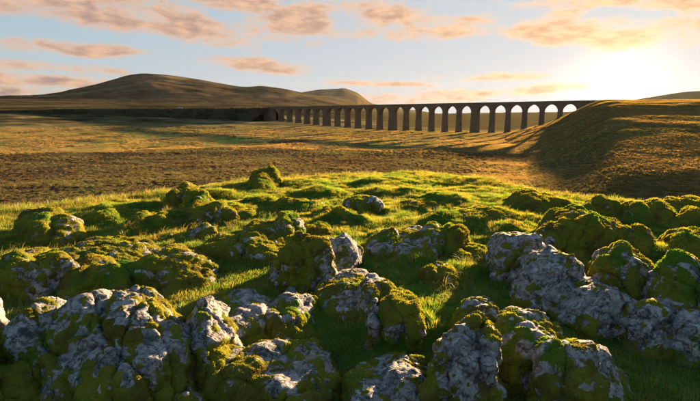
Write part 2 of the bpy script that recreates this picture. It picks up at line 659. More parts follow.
def mat_masonry(name, base, scale=1.0):
    m, T, out = new_mat(name)
    b = T.node('ShaderNodeBsdfPrincipled')
    tc = T.node('ShaderNodeTexCoord')
    br = T.node('ShaderNodeTexBrick')
    mp = T.node('ShaderNodeMapping')
    mp.inputs['Rotation'].default_value = (rad(90), 0, 0)
    T.l.new(tc.outputs['Object'], mp.inputs[0])
    T.l.new(mp.outputs[0], br.inputs['Vector'])
    br.inputs['Color1'].default_value = (*base, 1)
    br.inputs['Color2'].default_value = (base[0] * 0.7, base[1] * 0.7, base[2] * 0.7, 1)
    br.inputs['Mortar'].default_value = (base[0] * 0.5, base[1] * 0.5, base[2] * 0.5, 1)
    br.inputs['Scale'].default_value = scale
    n = T.noise(tc.outputs['Object'], 0.35, 6, 0.7)
    hsv = T.node('ShaderNodeHueSaturation')
    T.l.new(br.outputs['Color'], hsv.inputs['Color'])
    T.put(hsv.inputs['Value'], T.math('MULTIPLY_ADD', n, 1.2, 0.4))
    T.l.new(hsv.outputs[0], b.inputs['Base Color'])
    b.inputs['Roughness'].default_value = 0.9
    bump = T.node('ShaderNodeBump')
    bump.inputs['Distance'].default_value = 0.1
    T.l.new(br.outputs['Fac'], bump.inputs['Height'])
    bump.invert = True
    T.l.new(bump.outputs[0], b.inputs['Normal'])
    T.l.new(b.outputs[0], out.inputs[0])
    return m


M_GROUND = mat_ground()
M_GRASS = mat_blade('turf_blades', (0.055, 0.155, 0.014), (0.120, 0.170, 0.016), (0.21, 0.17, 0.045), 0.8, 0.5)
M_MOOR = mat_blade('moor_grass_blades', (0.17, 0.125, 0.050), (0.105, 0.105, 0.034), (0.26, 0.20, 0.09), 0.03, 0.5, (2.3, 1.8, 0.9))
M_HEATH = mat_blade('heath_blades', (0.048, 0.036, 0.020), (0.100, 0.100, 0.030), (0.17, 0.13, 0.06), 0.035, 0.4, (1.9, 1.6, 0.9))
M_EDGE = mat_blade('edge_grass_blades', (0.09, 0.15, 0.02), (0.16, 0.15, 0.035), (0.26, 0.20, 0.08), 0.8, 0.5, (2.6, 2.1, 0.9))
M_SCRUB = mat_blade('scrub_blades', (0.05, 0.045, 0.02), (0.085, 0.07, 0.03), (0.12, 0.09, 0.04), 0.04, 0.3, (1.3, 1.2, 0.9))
M_MOSS = mat_moss()
M_STONE = mat_limestone()
M_VIA = mat_masonry('dark_gritstone', (0.17, 0.125, 0.085), 0.5)
M_VIA2 = mat_masonry('dressed_gritstone', (0.22, 0.165, 0.115), 0.4)


# ------------------------------------------------------------------ the land
def build_ground():
    az = np.concatenate([np.arange(-180, -60, 3.0), np.arange(-60, 60, 0.25), np.arange(60, 180, 3.0)])
    az = np.radians(az)
    rr = np.concatenate([np.exp(np.arange(math.log(0.4), math.log(30.0), 0.0165)),
                         np.exp(np.arange(math.log(30.0), math.log(80.0), 0.045)),
                         np.exp(np.arange(math.log(80.0), math.log(2400.0), 0.019)),
                         np.exp(np.arange(math.log(2400.0), math.log(10000.0), 0.012))])
    A, R = np.meshgrid(az, rr)
    X, Y = (R * np.sin(A)).ravel(), (R * np.cos(A)).ravel()
    Z = ground_z(X, Y)
    na, nr = len(az), len(rr)
    i = np.arange(nr - 1)[:, None] * na
    j = np.arange(na)[None, :]
    jn = (j + 1) % na
    faces = np.stack([i + j, i + jn, i + na + jn, i + na + j], -1).reshape(-1, 4)
    V = np.stack([X, Y, Z], 1)
    # centre fan as degenerate-free quads: one small cap
    c = len(V)
    V = np.vstack([V, [[0, 0, float(ground_z(0.0, 0.001)[0])]]])
    j0 = np.arange(0, na - 1, 2)
    cap = np.stack([np.full_like(j0, c), j0, (j0 + 1) % na, (j0 + 2) % na], 1)[:, [0, 3, 2, 1]]
    faces = np.vstack([faces[:, ::-1], cap])
    o = mesh_obj('ground', V, faces, M_GROUND)
    tag(o, kind='structure')
    # what grows where
    r = R.ravel()
    a = A.ravel()
    rcr = np.interp(a, CR_AZ, CR_R)
    w1 = n2(X, Y, 14.0, 4, 50)
    w2 = n2(X, Y, 60.0, 4, 51)
    w3 = n2(X, Y, 260.0, 4, 52)
    turf = np.array([0.045, 0.10, 0.013])
    soil = np.array([0.035, 0.028, 0.014])
    heath = np.array([0.060, 0.047, 0.026])
    heath_g = np.array([0.064, 0.068, 0.024])
    straw = np.array([0.34, 0.235, 0.085])
    green = np.array([0.15, 0.155, 0.030])
    rust = np.array([0.15, 0.092, 0.045])
    marsh = np.array([0.115, 0.105, 0.050])
    fell = np.array([0.125, 0.082, 0.046])
    fell_g = np.array([0.105, 0.088, 0.040])
    brown = np.array([0.22, 0.165, 0.060])
    col = np.tile(turf, (len(r), 1))

    def lay(c, w):
        nonlocal col
        w = np.clip(w, 0, 1)[:, None]
        col = col * (1 - w) + c * w

    lay(soil, sstep(0.1, 0.5, n2(X, Y, 0.7, 3, 53)) * 0.6)
    lay(heath, sstep(0.5, 4.0, r - rcr))
    lay(heath_g, sstep(0.5, 4.0, r - rcr) * sstep(0.0, 0.35, w1))
    re = r * (1 + 0.10 * w2 + 0.05 * w1)
    b = sstep(-0.25, 0.2, a)
    lay(straw, sstep(195, 240, re))
    lay(green, sstep(200, 260, re) * sstep(-0.08, 0.2, w2 + 0.5 * w1) * 0.85)
    lay(rust, sstep(200, 260, re) * sstep(0.12, 0.35, -w2 + 0.3 * w1) * 0.8)
    lay(marsh * 0.7, sstep(200, 260, re) * sstep(0.08, 0.24, w1 * 0.7 - 0.5 * w3 + 0.3 * w2) * 0.85)
    lay(marsh, sstep(540, 600, re) * (1 - b * 0.4))
    lay(straw * 0.8, sstep(540, 600, re) * sstep(0.12, 0.3, w2 - 0.3 * w1) * 0.7)
    lay(marsh * 0.45, sstep(540, 600, re) * sstep(0.10, 0.3, -w2 + 0.4 * w1) * 0.7)
    lay(straw * 0.5, sstep(960, 1020, re) * (1 - sstep(1300, 1500, re)) * sstep(-0.1, 0.2, w3))
    lay(marsh * 0.5, sstep(900, 1200, re) * 0.8)
    lay(fell, sstep(1700, 2300, re))
    lay(fell_g, sstep(1800, 2600, re) * sstep(0.0, 0.3, w3 + 0.3 * w2) * 0.8)
    lay(marsh * 0.35, sstep(1800, 2600, re) * sstep(0.05, 0.3, w2) * 0.7)
    lay(straw * 0.38, sstep(1800, 2600, re) * sstep(0.1, 0.35, w3 - 0.6 * w2) * 0.6)
    lay(rust * 0.55, sstep(1800, 2600, re) * sstep(0.15, 0.4, -w3) * 0.6)
    w4 = n2(X, Y, 700.0, 3, 54)
    lay(marsh * 0.32, sstep(900, 1100, re) * (1 - sstep(2300, 3000, re)) * sstep(-0.05, 0.15, w3 + w4) * 0.8)
    st = fbm(np.stack([a * 5.0, np.log(r) * 16.0, np.zeros_like(r)], 1), 4, 56)
    far_ = sstep(560, 640, re)
    lay(marsh * 0.3, far_ * sstep(0.02, 0.16, st) * 0.8)
    lay(rust * 0.8, far_ * sstep(0.05, 0.2, -st) * 0.7)
    lay(fell_g, far_ * sstep(0.0, 0.25, fbm(np.stack([a * 7.0, np.log(r) * 12.0, np.zeros_like(r)], 1), 3, 57)) * 0.6)
    vary = np.exp(sstep(60, 150, r) * (0.9 * w1 * (1 - sstep(600, 1500, r)) + 0.9 * w2 + 0.7 * w3 + sstep(560, 800, r) * (0.5 * w2 + 0.8 * w3 + 0.5 * w4 + 1.2 * st)))
    col = col * (vary * (1 - 0.15 * sstep(800, 1100, r)))[:, None]
    hs = sstep(58, 90, r) * (1 - sstep(700, 1000, r)) * sstep(rad(15), rad(22), a)
    lay(brown * 0.7, sstep(580, 680, r) * sstep(-0.05, 0.12, a) * 0.9)
    lay(brown, hs * 0.85)
    lay(green * 0.8, hs * sstep(0.1, 0.4, w2) * 0.5)
    color_attr(o.data, 'col', np.vstack([col, [turf]]))


build_ground()


# ------------------------------------------------------------------ viaduct
PX0, PZ0 = -0.0493 * 0.985, 1.0
V0 = np.array([-30.2, 612.0])                   # foot of the king pier that stands at photo x = 327
VD = np.array([0.799, -0.602])
VD /= np.linalg.norm(VD)
VN = np.array([-VD[1], VD[0]]) * -1             # towards the camera
DECK = 15.8 + CAM_Z
SPAN, PN, PK = 13.7, 2.4, 6.0


def build_viaduct():
    root = bpy.data.objects.new('railway_viaduct', None)
    C.objects.link(root)
    ang = math.atan2(VD[1], VD[0])
    root.location = (V0[0], V0[1], 0)
    root.rotation_euler = (0, 0, ang)
    tag(root, 'long dark stone railway viaduct with many round arches crossing the moor', 'viaduct')

    def world(s):
        return V0[0] + VD[0] * s, V0[1] + VD[1] * s

    def box(name, x0, x1, y0, y1, z0, z1, mat, parent, tx=0.0, ty=0.0):
        """box whose foot is wider than its head by tx, ty on each side"""
        v = [(x0 - tx, y0 - ty, z0), (x1 + tx, y0 - ty, z0), (x1 + tx, y1 + ty, z0), (x0 - tx, y1 + ty, z0),
             (x0, y0, z1), (x1, y0, z1), (x1, y1, z1), (x0, y1, z1)]
        f = [(0, 3, 2, 1), (4, 5, 6, 7), (0, 1, 5, 4), (1, 2, 6, 5), (2, 3, 7, 6), (3, 0, 4, 7)]
        return mesh_obj(name, v, f, mat, parent, smooth=False)

    R = SPAN / 2
    spring = DECK - 3.6 - R
    half = 4.3
    cyc = 6 * SPAN + 5 * PN + PK
    # pier list along s; king piers at multiples of cyc
    piers = []
    for k in range(-1, 4):
        s = k * cyc
        piers.append((s, PK))
        s += PK / 2
        for i in range(5):
            s += SPAN + PN / 2
            piers.append((s, PN))
            s += PN / 2
    piers = [p for p in piers if p[0] < 3.22 * cyc]
    s_lo = piers[0][0] - PK / 2
    s_hi = piers[-1][0]
    for (s, w) in piers:
        gx, gy = world(s)
        g = float(ground_z(gx, gy)[0]) - 2.0
        if g > spring - 1:
            continue
        h = spring - g
        p = box('pier', s - w / 2, s + w / 2, -half, half, g, spring, M_VIA, root, h * 0.026, h * 0.03)
        box('impost', s - w / 2 - 0.35, s + w / 2 + 0.35, -half - 0.3, half + 0.3, spring, spring + 0.7, M_VIA2, p)
        box('plinth', s - w / 2 - h * 0.026 - 0.4, s + w / 2 + h * 0.026 + 0.4, -half - h * 0.03 - 0.4, half + h * 0.03 + 0.4,
            g, g + 3.0, M_VIA2, p)
    for (s, w), (s2, w2) in zip(piers[:-1], piers[1:]):
        a, b = s + w / 2, s2 - w2 / 2
        x0 = s - (w / 2 if (s, w) == piers[0] else 0)
        x1 = s2
        c, n = (a + b) / 2, 18
        arc = [(c + R * math.cos(math.pi * (1 - i / n)), spring + 0.7 + R * math.sin(math.pi * i / n)) for i in range(n + 1)]
        top = DECK - 1.5
        v, f = [], []
        for yy in (-half, half):
            v.append((x0, yy, spring + 0.7))
            for i, (ax, azz) in enumerate(arc):
                v.append((ax, yy, azz))
            v.append((x1, yy, spring + 0.7))
            v.append((x0, yy, top))
            for (ax, azz) in arc:
                v.append((ax, yy, top))
            v.append((x1, yy, top))
        m = n + 3
        for side in (0, 1):
            o = side * 2 * m
            for i in range(m - 1):
                q = (o + i, o + i + 1, o + m + i + 1, o + m + i)
                f.append(q if side == 0 else q[::-1])
        o = 2 * m
        for i in range(m - 1):
            f.append((i + 1, i, o + i, o + i + 1))
            f.append((m + i, m + i + 1, o + m + i + 1, o + m + i))
        f.append((0, m, o + m, o))
        f.append((m - 1, o + m - 1, o + 2 * m - 1, 2 * m - 1))
        sp = mesh_obj('arch_span', v, f, M_VIA, root, smooth=False)
        # ring of cut stones round the arch, a little proud of the wall
        for sy in (-1, 1):
            v, f = [], []
            y0, y1 = sy * (half + 0.02), sy * (half + 0.16)
            for i in range(n + 1):
                t = math.pi * (1 - i / n)
                for rr_ in (R - 0.02, R + 0.75):
                    for yy in (y0, y1):
                        v.append((c + rr_ * math.cos(t), yy, spring + 0.7 + rr_ * math.sin(t)))
            for i in range(n):
                p, q = i * 4, i * 4 + 4
                f += [(p, p + 1, q + 1, q), (p + 2, q + 2, q + 3, p + 3), (p + 1, p + 3, q + 3, q + 1), (p, q, q + 2, p + 2)]
            mesh_obj('arch_ring', v, f, M_VIA2, sp, smooth=False)
    box('string_course', s_lo - 1, s_hi + 2, -half - 0.45, half + 0.45, DECK - 1.5, DECK - 1.1, M_VIA2, root)
    for sy in (-1, 1):
        y0, y1 = sorted((sy * (half + 0.15), sy * (half - 0.35)))
        box('parapet', s_lo - 1, s_hi + 2, y0, y1, DECK - 1.1, DECK, M_VIA, root)
    box('track_bed', s_lo - 1, s_hi + 2, -half + 0.4, half - 0.4, DECK - 1.1, DECK - 0.85, M_GROUND_PLAIN, root)
    for yy in (-2.6, -1.15, 1.15, 2.6):
        box('rail', s_lo - 1, s_hi + 2, yy - 0.04, yy + 0.04, DECK - 0.85, DECK - 0.68, M_RAIL, root)
    gx, gy = world(s_lo - 4)
    box('abutment', s_lo - 9, s_lo, -half - 0.3, half + 0.3, float(ground_z(gx, gy)[0]) - 3, DECK - 1.5, M_VIA, root, 0, 0.8)
    return s_lo


def simple_mat(name, c, rough=0.9, sc=1.0):
    m, T, out = new_mat(name)
    b = T.node('ShaderNodeBsdfPrincipled')
    tc = T.node('ShaderNodeTexCoord')
    n = T.noise(tc.outputs['Object'], sc, 6, 0.7)
    hsv = T.node('ShaderNodeHueSaturation')
    hsv.inputs['Color'].default_value = (*c, 1)
    T.put(hsv.inputs['Value'], T.math('MULTIPLY_ADD', n, 1.4, 0.3))
    T.l.new(hsv.outputs[0], b.inputs['Base Color'])
    b.inputs['Roughness'].default_value = rough
    if rough > 0.85:
        b.inputs['Specular IOR Level'].default_value = 0.0
    bump = T.node('ShaderNodeBump')
    bump.inputs['Distance'].default_value = 0.4 / sc
    T.put(bump.inputs['Height'], n)
    T.l.new(bump.outputs[0], b.inputs['Normal'])
    T.l.new(b.outputs[0], out.inputs[0])
    return m


M_GROUND_PLAIN = simple_mat('ballast', (0.12, 0.11, 0.10), 1.0, 2.0)
M_RAIL = simple_mat('steel_rail', (0.2, 0.17, 0.15), 0.4, 1.0)
M_EMB = simple_mat('rough_bank_grass', (0.050, 0.044, 0.024), 1.0, 0.15)
M_WALL = simple_mat('whitewash', (0.30, 0.28, 0.24), 0.9, 1.0)
M_SLATE = simple_mat('slate_roof', (0.30, 0.28, 0.27), 0.6, 2.0)
M_WOOD = simple_mat('dark_timber', (0.06, 0.045, 0.03), 0.9, 2.0)
S_LO = build_viaduct()


# embankment that carries the line on from the viaduct's far end
def build_embankment():
    p0 = V0 + VD * (S_LO - 0.5)
    pts = [p0, p0 - VD * 60, p0 + np.array([-130, 62.0]), p0 + np.array([-230, 95.0]), p0 + np.array([-360, 122.0]),
           p0 + np.array([-520, 140.0]), p0 + np.array([-700, 150.0]), p0 + np.array([-950, 150.0])]
    tops = [DECK - 0.9, DECK - 0.9, DECK - 0.8, DECK - 0.6, DECK - 0.6, DECK - 3.5, DECK - 7, DECK - 11]
    P = np.array(pts)
    s = np.r_[0, np.cumsum(np.linalg.norm(np.diff(P, axis=0), axis=1))]
    ss = np.linspace(0, s[-1], 150)
    xs, ys, zt = np.interp(ss, s, P[:, 0]), np.interp(ss, s, P[:, 1]), np.interp(ss, s, tops)
    dx, dy = np.gradient(xs), np.gradient(ys)
    L = np.hypot(dx, dy)
    nx, ny = -dy / L, dx / L
    V = []
    offs = [-34, -24, -14, -5, 0, 5, 14, 24, 34]
    for k, o in enumerate(offs):
        x, y = xs + nx * o, ys + ny * o
        wob = 1.6 * n2(x, y, 14.0, 4, 70 + k) - (0.4 if abs(o) == 5 else 0)
        drop = max(abs(o) - 5, 0) * 0.66
        V.append(np.stack([x, y, zt - drop + (wob if abs(o) > 4 else 0)], 1))
    n = len(ss)
    V = np.concatenate(V)
    f = []
    for k in range(len(offs) - 1):
        i = np.arange(n - 1)
        f.append(np.stack([k * n + i, k * n + i + 1, (k + 1) * n + i + 1, (k + 1) * n + i], 1))
    global BANK
    rg = np.random.default_rng(5)
    ii = rg.integers(0, n - 1, 3600)
    oo = rg.uniform(-30, 8, 3600)
    side = 1 if (nx[0] * xs[0] + ny[0] * ys[0]) > 0 else -1
    bx, by = xs[ii] + nx[ii] * oo * side + rg.normal(0, 2, 3600), ys[ii] + ny[ii] * oo * side + rg.normal(0, 2, 3600)
    bz = np.maximum(zt[ii] - np.maximum(np.abs(oo) - 5, 0) * 0.66 - 0.3, ground_z(bx, by) - 0.1)
    BANK = np.stack([bx, by, bz], 1)[np.abs(oo) > 3.8]
    o = mesh_obj('railway_embankment', V, np.concatenate(f), M_EMB)
    tag(o, kind='structure')


build_embankment()


def box_into(v, f, x0, x1, y0, y1, z0, z1):
    b = len(v)
    v += [(x0, y0, z0), (x1, y0, z0), (x1, y1, z0), (x0, y1, z0), (x0, y0, z1), (x1, y0, z1), (x1, y1, z1), (x0, y1, z1)]
    f += [tuple(b + q for q in t) for t in [(0, 3, 2, 1), (4, 5, 6, 7), (0, 1, 5, 4), (1, 2, 6, 5), (2, 3, 7, 6), (3, 0, 4, 7)]]


def build_farmhouse():
    # small pale house beyond the railway bank
    d = pix(180, 107.0)
    h = math.hypot(d.x, d.y)
    r = 1250.0
    x, y = d.x / h * r, d.y / h * r
    z = float(ground_z(x, y)[0])
    root = bpy.data.objects.new('farmhouse', None)
    C.objects.link(root)
    root.location = (x, y, z)
    root.rotation_euler = (0, 0, 0.25)
    root.scale = (0.7, 0.7, 0.7)
    tag(root, 'tiny pale farmhouse beyond the dark railway bank', 'farmhouse')
    v, f = [], []
    box_into(v, f, -9, 9, -4, 4, -2, 6)
    mesh_obj('wall', v, f, M_WALL, root, smooth=False)
    v = [(-9.4, -4.5, 5.8), (9.4, -4.5, 5.8), (9.4, 0, 9.4), (-9.4, 0, 9.4), (9.4, 4.5, 5.8), (-9.4, 4.5, 5.8)]
    f = [(0, 1, 2, 3), (3, 2, 4, 5)]
    rf = mesh_obj('roof', v, f, M_SLATE, root, smooth=False)
    for sx in (-8, 8):
        v, f = [], []
        box_into(v, f, sx - 0.6, sx + 0.6, -0.6, 0.6, 8.6, 11)
        mesh_obj('chimney', v, f, M_VIA, rf, smooth=False)
    for sx in (-6, -2, 2, 6):
        for sz in (1.0, 3.9):
            v, f = [], []
            box_into(v, f, sx - 0.5, sx + 0.5, -4.06, -4.0, sz, sz + 1.2)
            mesh_obj('window', v, f, M_WOOD, root, smooth=False)


build_farmhouse()


def build_signal():
    p = V0 + VD * (S_LO - 28)
    root = bpy.data.objects.new('signal_post', None)
    C.objects.link(root)
    root.location = (p[0], p[1], DECK - 0.9)
    tag(root, 'slim railway signal post on the bank beside the viaduct end', 'signal')
    v, f = [], []
    box_into(v, f, -0.15, 0.15, -0.15, 0.15, -0.3, 4.2)
    mesh_obj('post', v, f, M_WALL, root, smooth=False)
    v, f = [], []
    box_into(v, f, -0.4, 0.4, -0.35, -0.15, 3.0, 4.4)
    mesh_obj('signal_head', v, f, M_WALL, root, smooth=False)


build_signal()

# ------------------------------------------------------------------ boulders
_ico = None


def ico_verts():
    global _ico
    if _ico is None:
        import bmesh
        bm = bmesh.new()
        bmesh.ops.create_icosphere(bm, subdivisions=4, radius=1.0)
        v = np.array([p.co[:] for p in bm.verts])
        f = np.array([[q.index for q in t.verts] for t in bm.faces])
        bm.free()
        _ico = (v, f)
    return _ico


FOOT = []           # footprints, to keep grass off the stones


def lobe_mesh(lobe, seed):
    px, yt, yb, w, dr, rot = lobe
    x, y, g = hit(px, yb)
    d = math.hypot(x, y)
    wd = w * (y * math.cos(PITCH) + (CAM_Z - g) * math.sin(PITCH)) / F
    # how deep and how high it must be to fill its outline as seen from above
    dl = math.hypot(d, CAM_Z - g)
    sn, cs = (CAM_Z - g) / dl, d / dl
    H = (yb - yt) / F * dl * 1.07
    bb = min(wd * dr * 1.25, 0.468 * H / sn)
    hgt = math.sqrt(max(H * H - 2 * H * bb * sn, 0.0)) / cs
    dp = bb * 2
    k = 1 + bb * 0.92 / d
    x, y = x * k, y * k
    d = math.hypot(x, y)
    g = float(ground_z(x, y, False)[0])
    hgt = max(hgt, 0.09)
    zc = g - 0.02
    az_ = hgt
    v, f = ico_verts()
    # slightly boxy ellipsoid, broken into facets by a coarse noise
    p = v * (1 - 0.10 * np.maximum(v[:, 2:3], 0))
    nrm = 1 + 0.34 * fbm(v * 1.5 + seed * 3.1, 3, seed)
    p = p * nrm[:, None]
    lr = np.random.default_rng(seed * 7 + 1)
    for _ in range(9):
        nn = lr.normal(size=3)
        nn[2] = abs(nn[2]) * 0.7
        nn /= np.linalg.norm(nn)
        over = np.maximum(p @ nn - lr.uniform(0.62, 0.92), 0)
        p = p - nn * (over * 0.88)[:, None]
    p[:, 2] *= 1.0 / max(p[:, 2].max(), 0.5)
    p[:, 0] *= 1.0 / np.abs(p[:, 0]).max()
    sz = np.where(p[:, 2] > 0, az_, 0.35 + 0.3 * hgt)
    q = np.stack([p[:, 0] * wd * 0.57, p[:, 1] * dp * 0.54, p[:, 2] * sz], 1)
    a = rad(rot) - math.atan2(x, y)
    ca, sa = math.cos(a), math.sin(a)
    q = np.stack([q[:, 0] * ca - q[:, 1] * sa, q[:, 0] * sa + q[:, 1] * ca, q[:, 2]], 1)
    q += np.array([x, y, zc])
    FOOT.append((x, y, wd / 2, dp / 2, a))
    return q, f, d, max(hgt, 0.34 * wd)


def new_faces_mesh(name, V, Fq, mat, parent=None):
    return mesh_obj(name, V, Fq, mat, parent)


def tri_blades(P, N, length, width, rng, lean=0.5):
    """one slim triangle for each fibre"""
    n = len(P)
    d = N + rng.normal(size=(n, 3)) * lean
    d[:, 2] += 0.25
    d /= np.linalg.norm(d, axis=1)[:, None]
    side = np.cross(d, rng.normal(size=(n, 3)))
    side /= np.linalg.norm(side, axis=1)[:, None] + 1e-9
    L = (length * rng.uniform(0.5, 1.3, n))[:, None]
    W = width * rng.uniform(0.7, 1.3, n)[:, None]
    base = P - N * 0.006
    return np.stack([base - side * W, base + side * W, base + d * L], 1).reshape(-1, 3)


N_ROCK = [0]


def boulder(label, lobes, moss=0.0, knz=0.3, rough=1.0, name='limestone_boulder', cat='boulder', group=None, fuzz=1.0, full=0.0):
    N_ROCK[0] += 1
    seed = N_ROCK[0] * 13
    rng = np.random.default_rng(seed)
    vs_, fs_, off, dist, hs = [], [], 0, 1e9, []
    if len(lobes) == 1:
        px, yt, yb, wq = lobes[0][:4]
        hq = yb - yt
        sg = 1 if rng.uniform() < 0.5 else -1
        lobes = [(px - sg * wq * 0.05, yt, yb, wq * 0.86, 0.9, 0),
                 (px + sg * wq * 0.26, yt + hq * rng.uniform(0.12, 0.3), yb + hq * 0.02, wq * 0.56, 0.9, rng.uniform(-40, 40)),
                 (px - sg * wq * 0.30, yt + hq * rng.uniform(0.25, 0.42), yb + hq * 0.04, wq * 0.5, 0.9, rng.uniform(-40, 40))]
    for i, lb in enumerate(lobes):
        lb = lb if len(lb) == 6 else (*lb, 0.9, 0)[:6]
        q, f, d, h = lobe_mesh(lb, seed + i)
        vs_.append(q)
        fs_.append(f + off)
        off += len(q)
        dist = min(dist, d)
        hs.append(h)
    V = np.concatenate(vs_)
    ext = V.max(0) - V.min(0)
    S = max(hs)
    vox = max(0.013, dist * 0.0042, float(max(ext[:2])) / 120)
    tmp = mesh_obj('tmp', V, np.concatenate(fs_), None)
    md = tmp.modifiers.new('r', 'REMESH')
    md.mode = 'VOXEL'
    md.voxel_size = vox
    sm = tmp.modifiers.new('s', 'SMOOTH')
    sm.iterations = 5
    sm.factor = 0.5
    deps = bpy.context.evaluated_depsgraph_get()
    me = bpy.data.meshes.new_from_object(tmp.evaluated_get(deps))
    old = tmp.data
    bpy.data.objects.remove(tmp)
    bpy.data.meshes.remove(old)
    n = len(me.vertices)
    co = np.empty(n * 3, np.float32)
    me.vertices.foreach_get('co', co)
    co = co.reshape(-1, 3).astype(float)
    no = np.empty(n * 3, np.float32)
    me.vertices.foreach_get('normal', no)
    no = no.reshape(-1, 3).astype(float)
    nl = len(me.loops)
    lv = np.empty(nl, np.int32)
    me.loops.foreach_get('vertex_index', lv)
    quads = lv.reshape(-1, 4)
    bpy.data.meshes.remove(me)
    # weathered limestone: bulges, rounded runnels, grikes and pits
    sc = max(S, 0.25)
    p = co + 11.3 * N_ROCK[0]
    warp = np.stack([perlin(p * 2.1, 5), perlin(p * 2.1, 6), perlin(p * 2.1, 7)], 1) * 0.18
    disp = 0.10 * sc * fbm(p * (1.3 / sc), 4, seed) + 0.05 * min(sc, 0.5) * fbm(p * 5.0, 4, seed + 21)
    rid = 1 - np.abs(fbm((p + warp) * np.array([3.2, 3.2, 1.9]) * (0.55 / sc) ** 0.5, 4, seed + 3)) * 2.4
    disp += rough * 0.04 * sc * np.clip(rid, -1, 1)
    w1, w2_ = worley((p + warp * 1.6) * np.array([1.5, 2.0, 2.6]) * (0.55 / sc) ** 0.6, seed)
    edge = w2_ - w1
    disp -= rough * 0.03 * sc * np.exp(-(edge / 0.07) ** 2) * sstep(-0.1, 0.35, fbm(p * 1.1, 2, seed + 77))
    w1, w2_ = worley((p + warp * 0.5) * 9.0, seed + 1)
    disp -= rough * 0.016 * np.exp(-(w1 / 0.32) ** 2) * sstep(-0.2, 0.2, fbm(p * 2.0, 2, seed + 90))
    w1, w2_ = worley((p + warp * 0.5) * np.array([16.0, 16.0, 22.0]), seed + 2)
    disp -= rough * 0.008 * np.exp(-(w1 / 0.30) ** 2)
    disp += rough * 0.022 * fbm(p * 11.0, 4, seed + 8, 0.65)
    # tilted beds and long joints
    ax = rng.normal(size=3) * np.array([0.35, 0.35, 0.1]) + np.array([0, 0, 1.0])
    ax /= np.linalg.norm(ax)
    t = (p @ ax) * (7.0 * (0.5 / sc) ** 0.5) + 1.1 * fbm(p * 1.6, 3, seed + 31)
    saw = t - np.floor(t)
    disp += rough * 0.065 * min(sc, 0.7) * (np.clip(saw * 5, 0, 1) - saw * 0.9 - 0.2)
    for jn in range(2):
        ja = rng.uniform(0, math.pi)
        j = perlin(np.stack([(p[:, 0] * math.cos(ja) + p[:, 1] * math.sin(ja)) * 2.6 + 0.5 * warp[:, 0],
                             (p[:, 1] * math.cos(ja) - p[:, 0] * math.sin(ja)) * 0.5, p[:, 2] * 0.5], 1), seed + 33 + jn)
        disp -= rough * 0.055 * min(sc, 0.7) * 1.3 * np.exp(-(j / 0.03) ** 2)
    # bedding steps
    disp += rough * 0.012 * np.sign(perlin(p * np.array([1.5, 1.5, 9.0]), seed + 4)) * np.minimum(1, np.abs(perlin(p * np.array([1.5, 1.5, 9.0]), seed + 4)) * 4)
    V = co + no * disp[:, None]

    def normals(V, Fq):
        e = np.cross(V[Fq[:, 2]] - V[Fq[:, 0]], V[Fq[:, 3]] - V[Fq[:, 1]])
        vn = np.zeros_like(V)
        for k in range(4):
            np.add.at(vn, Fq[:, k], e)
        return vn / (np.linalg.norm(vn, axis=1)[:, None] + 1e-12), e

    vn, fe = normals(V, quads)
    g = ground_z(V[:, 0], V[:, 1])
    keep = (V[quads, 2] > g[quads] - 0.12).any(1)
    quads = quads[keep]
    used = np.unique(quads)
    remap = -np.ones(len(V), int)
    remap[used] = np.arange(len(used))
    V, vn, disp, g, nos = V[used], vn[used], disp[used], g[used], no[used]
    quads = remap[quads]
    p = p[used]
    rock = mesh_obj(name, V, quads, M_STONE)
    tag(rock, label, cat, group)
    # moss cushions
    w = moss + 0.12 + knz * (nos[:, 2] - 0.45) + 0.75 * fbm(p * 2.6, 4, seed + 40) + 1.05 * fbm(p * 9.0, 4, seed + 41, 0.7) - 1.6 * disp / sc
    w += 0.35 * np.exp(-np.maximum(V[:, 2] - g, 0) / 0.10)
    if full:
        w += full
    f_keep = (w[quads] > 0.0).any(1)
    mq = quads[f_keep]
    if len(mq) < 20:
        return rock
    lift = np.clip((w - 0.10) * 2.2, -0.6, 1.0) * 0.014
    lump = 0.012 * np.clip(fbm(p * 11, 2, seed + 60) + 0.3, 0, 1) * (w > 0.15)
    mv = V + vn * (lift + lump)[:, None]
    used = np.unique(mq)
    remap = -np.ones(len(V), int)
    remap[used] = np.arange(len(used))
    wv = w[used]
    mq = remap[mq]
    mvv = mv[used]
    mn, fe = normals(mvv, mq)
    area = np.linalg.norm(fe, axis=1) * 0.5
    wf = np.clip(wv[mq].mean(1) * 4 - 0.4, 0, 1)
    fg = g[used][mq].mean(1)
    wf = wf * (mvv[mq, 2].mean(1) > fg - 0.02)
    # fibres: finer and more of them on the nearer stones
    dens = fuzz * 9.0e4 / max(dist, 2.5) ** 1.35
    nb = int(min((area * wf).sum() * dens, 42000))
    if nb > 10:
        pr = area * wf
        fi = rng.choice(len(mq), nb, p=pr / pr.sum())
        uv = rng.uniform(0, 1, (nb, 2))
        a, b, c, d4 = (mvv[mq[fi, k]] for k in range(4))
        P = (a * (1 - uv[:, :1]) + b * uv[:, :1]) * (1 - uv[:, 1:]) + (d4 * (1 - uv[:, :1]) + c * uv[:, :1]) * uv[:, 1:]
        Nn = fe[fi] / (np.linalg.norm(fe[fi], axis=1)[:, None] + 1e-9)
        ln = np.full(nb, 0.010 + 0.0011 * dist)
        T3 = tri_blades(P, Nn, ln, 0.0016 + 0.00035 * dist, rng)
    else:
        T3 = np.zeros((0, 3))
    # moss surface (as triangles) and fibres in one part
    tq = np.concatenate([mq[:, [0, 1, 2]], mq[:, [0, 2, 3]]])
    nb = len(T3) // 3
    VV = np.concatenate([mvv, T3])
    FF = np.concatenate([tq, len(mvv) + np.arange(nb * 3).reshape(-1, 3)])
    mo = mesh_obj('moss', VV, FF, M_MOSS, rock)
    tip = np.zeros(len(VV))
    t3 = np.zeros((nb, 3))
    t3[:, :2] = 0.45
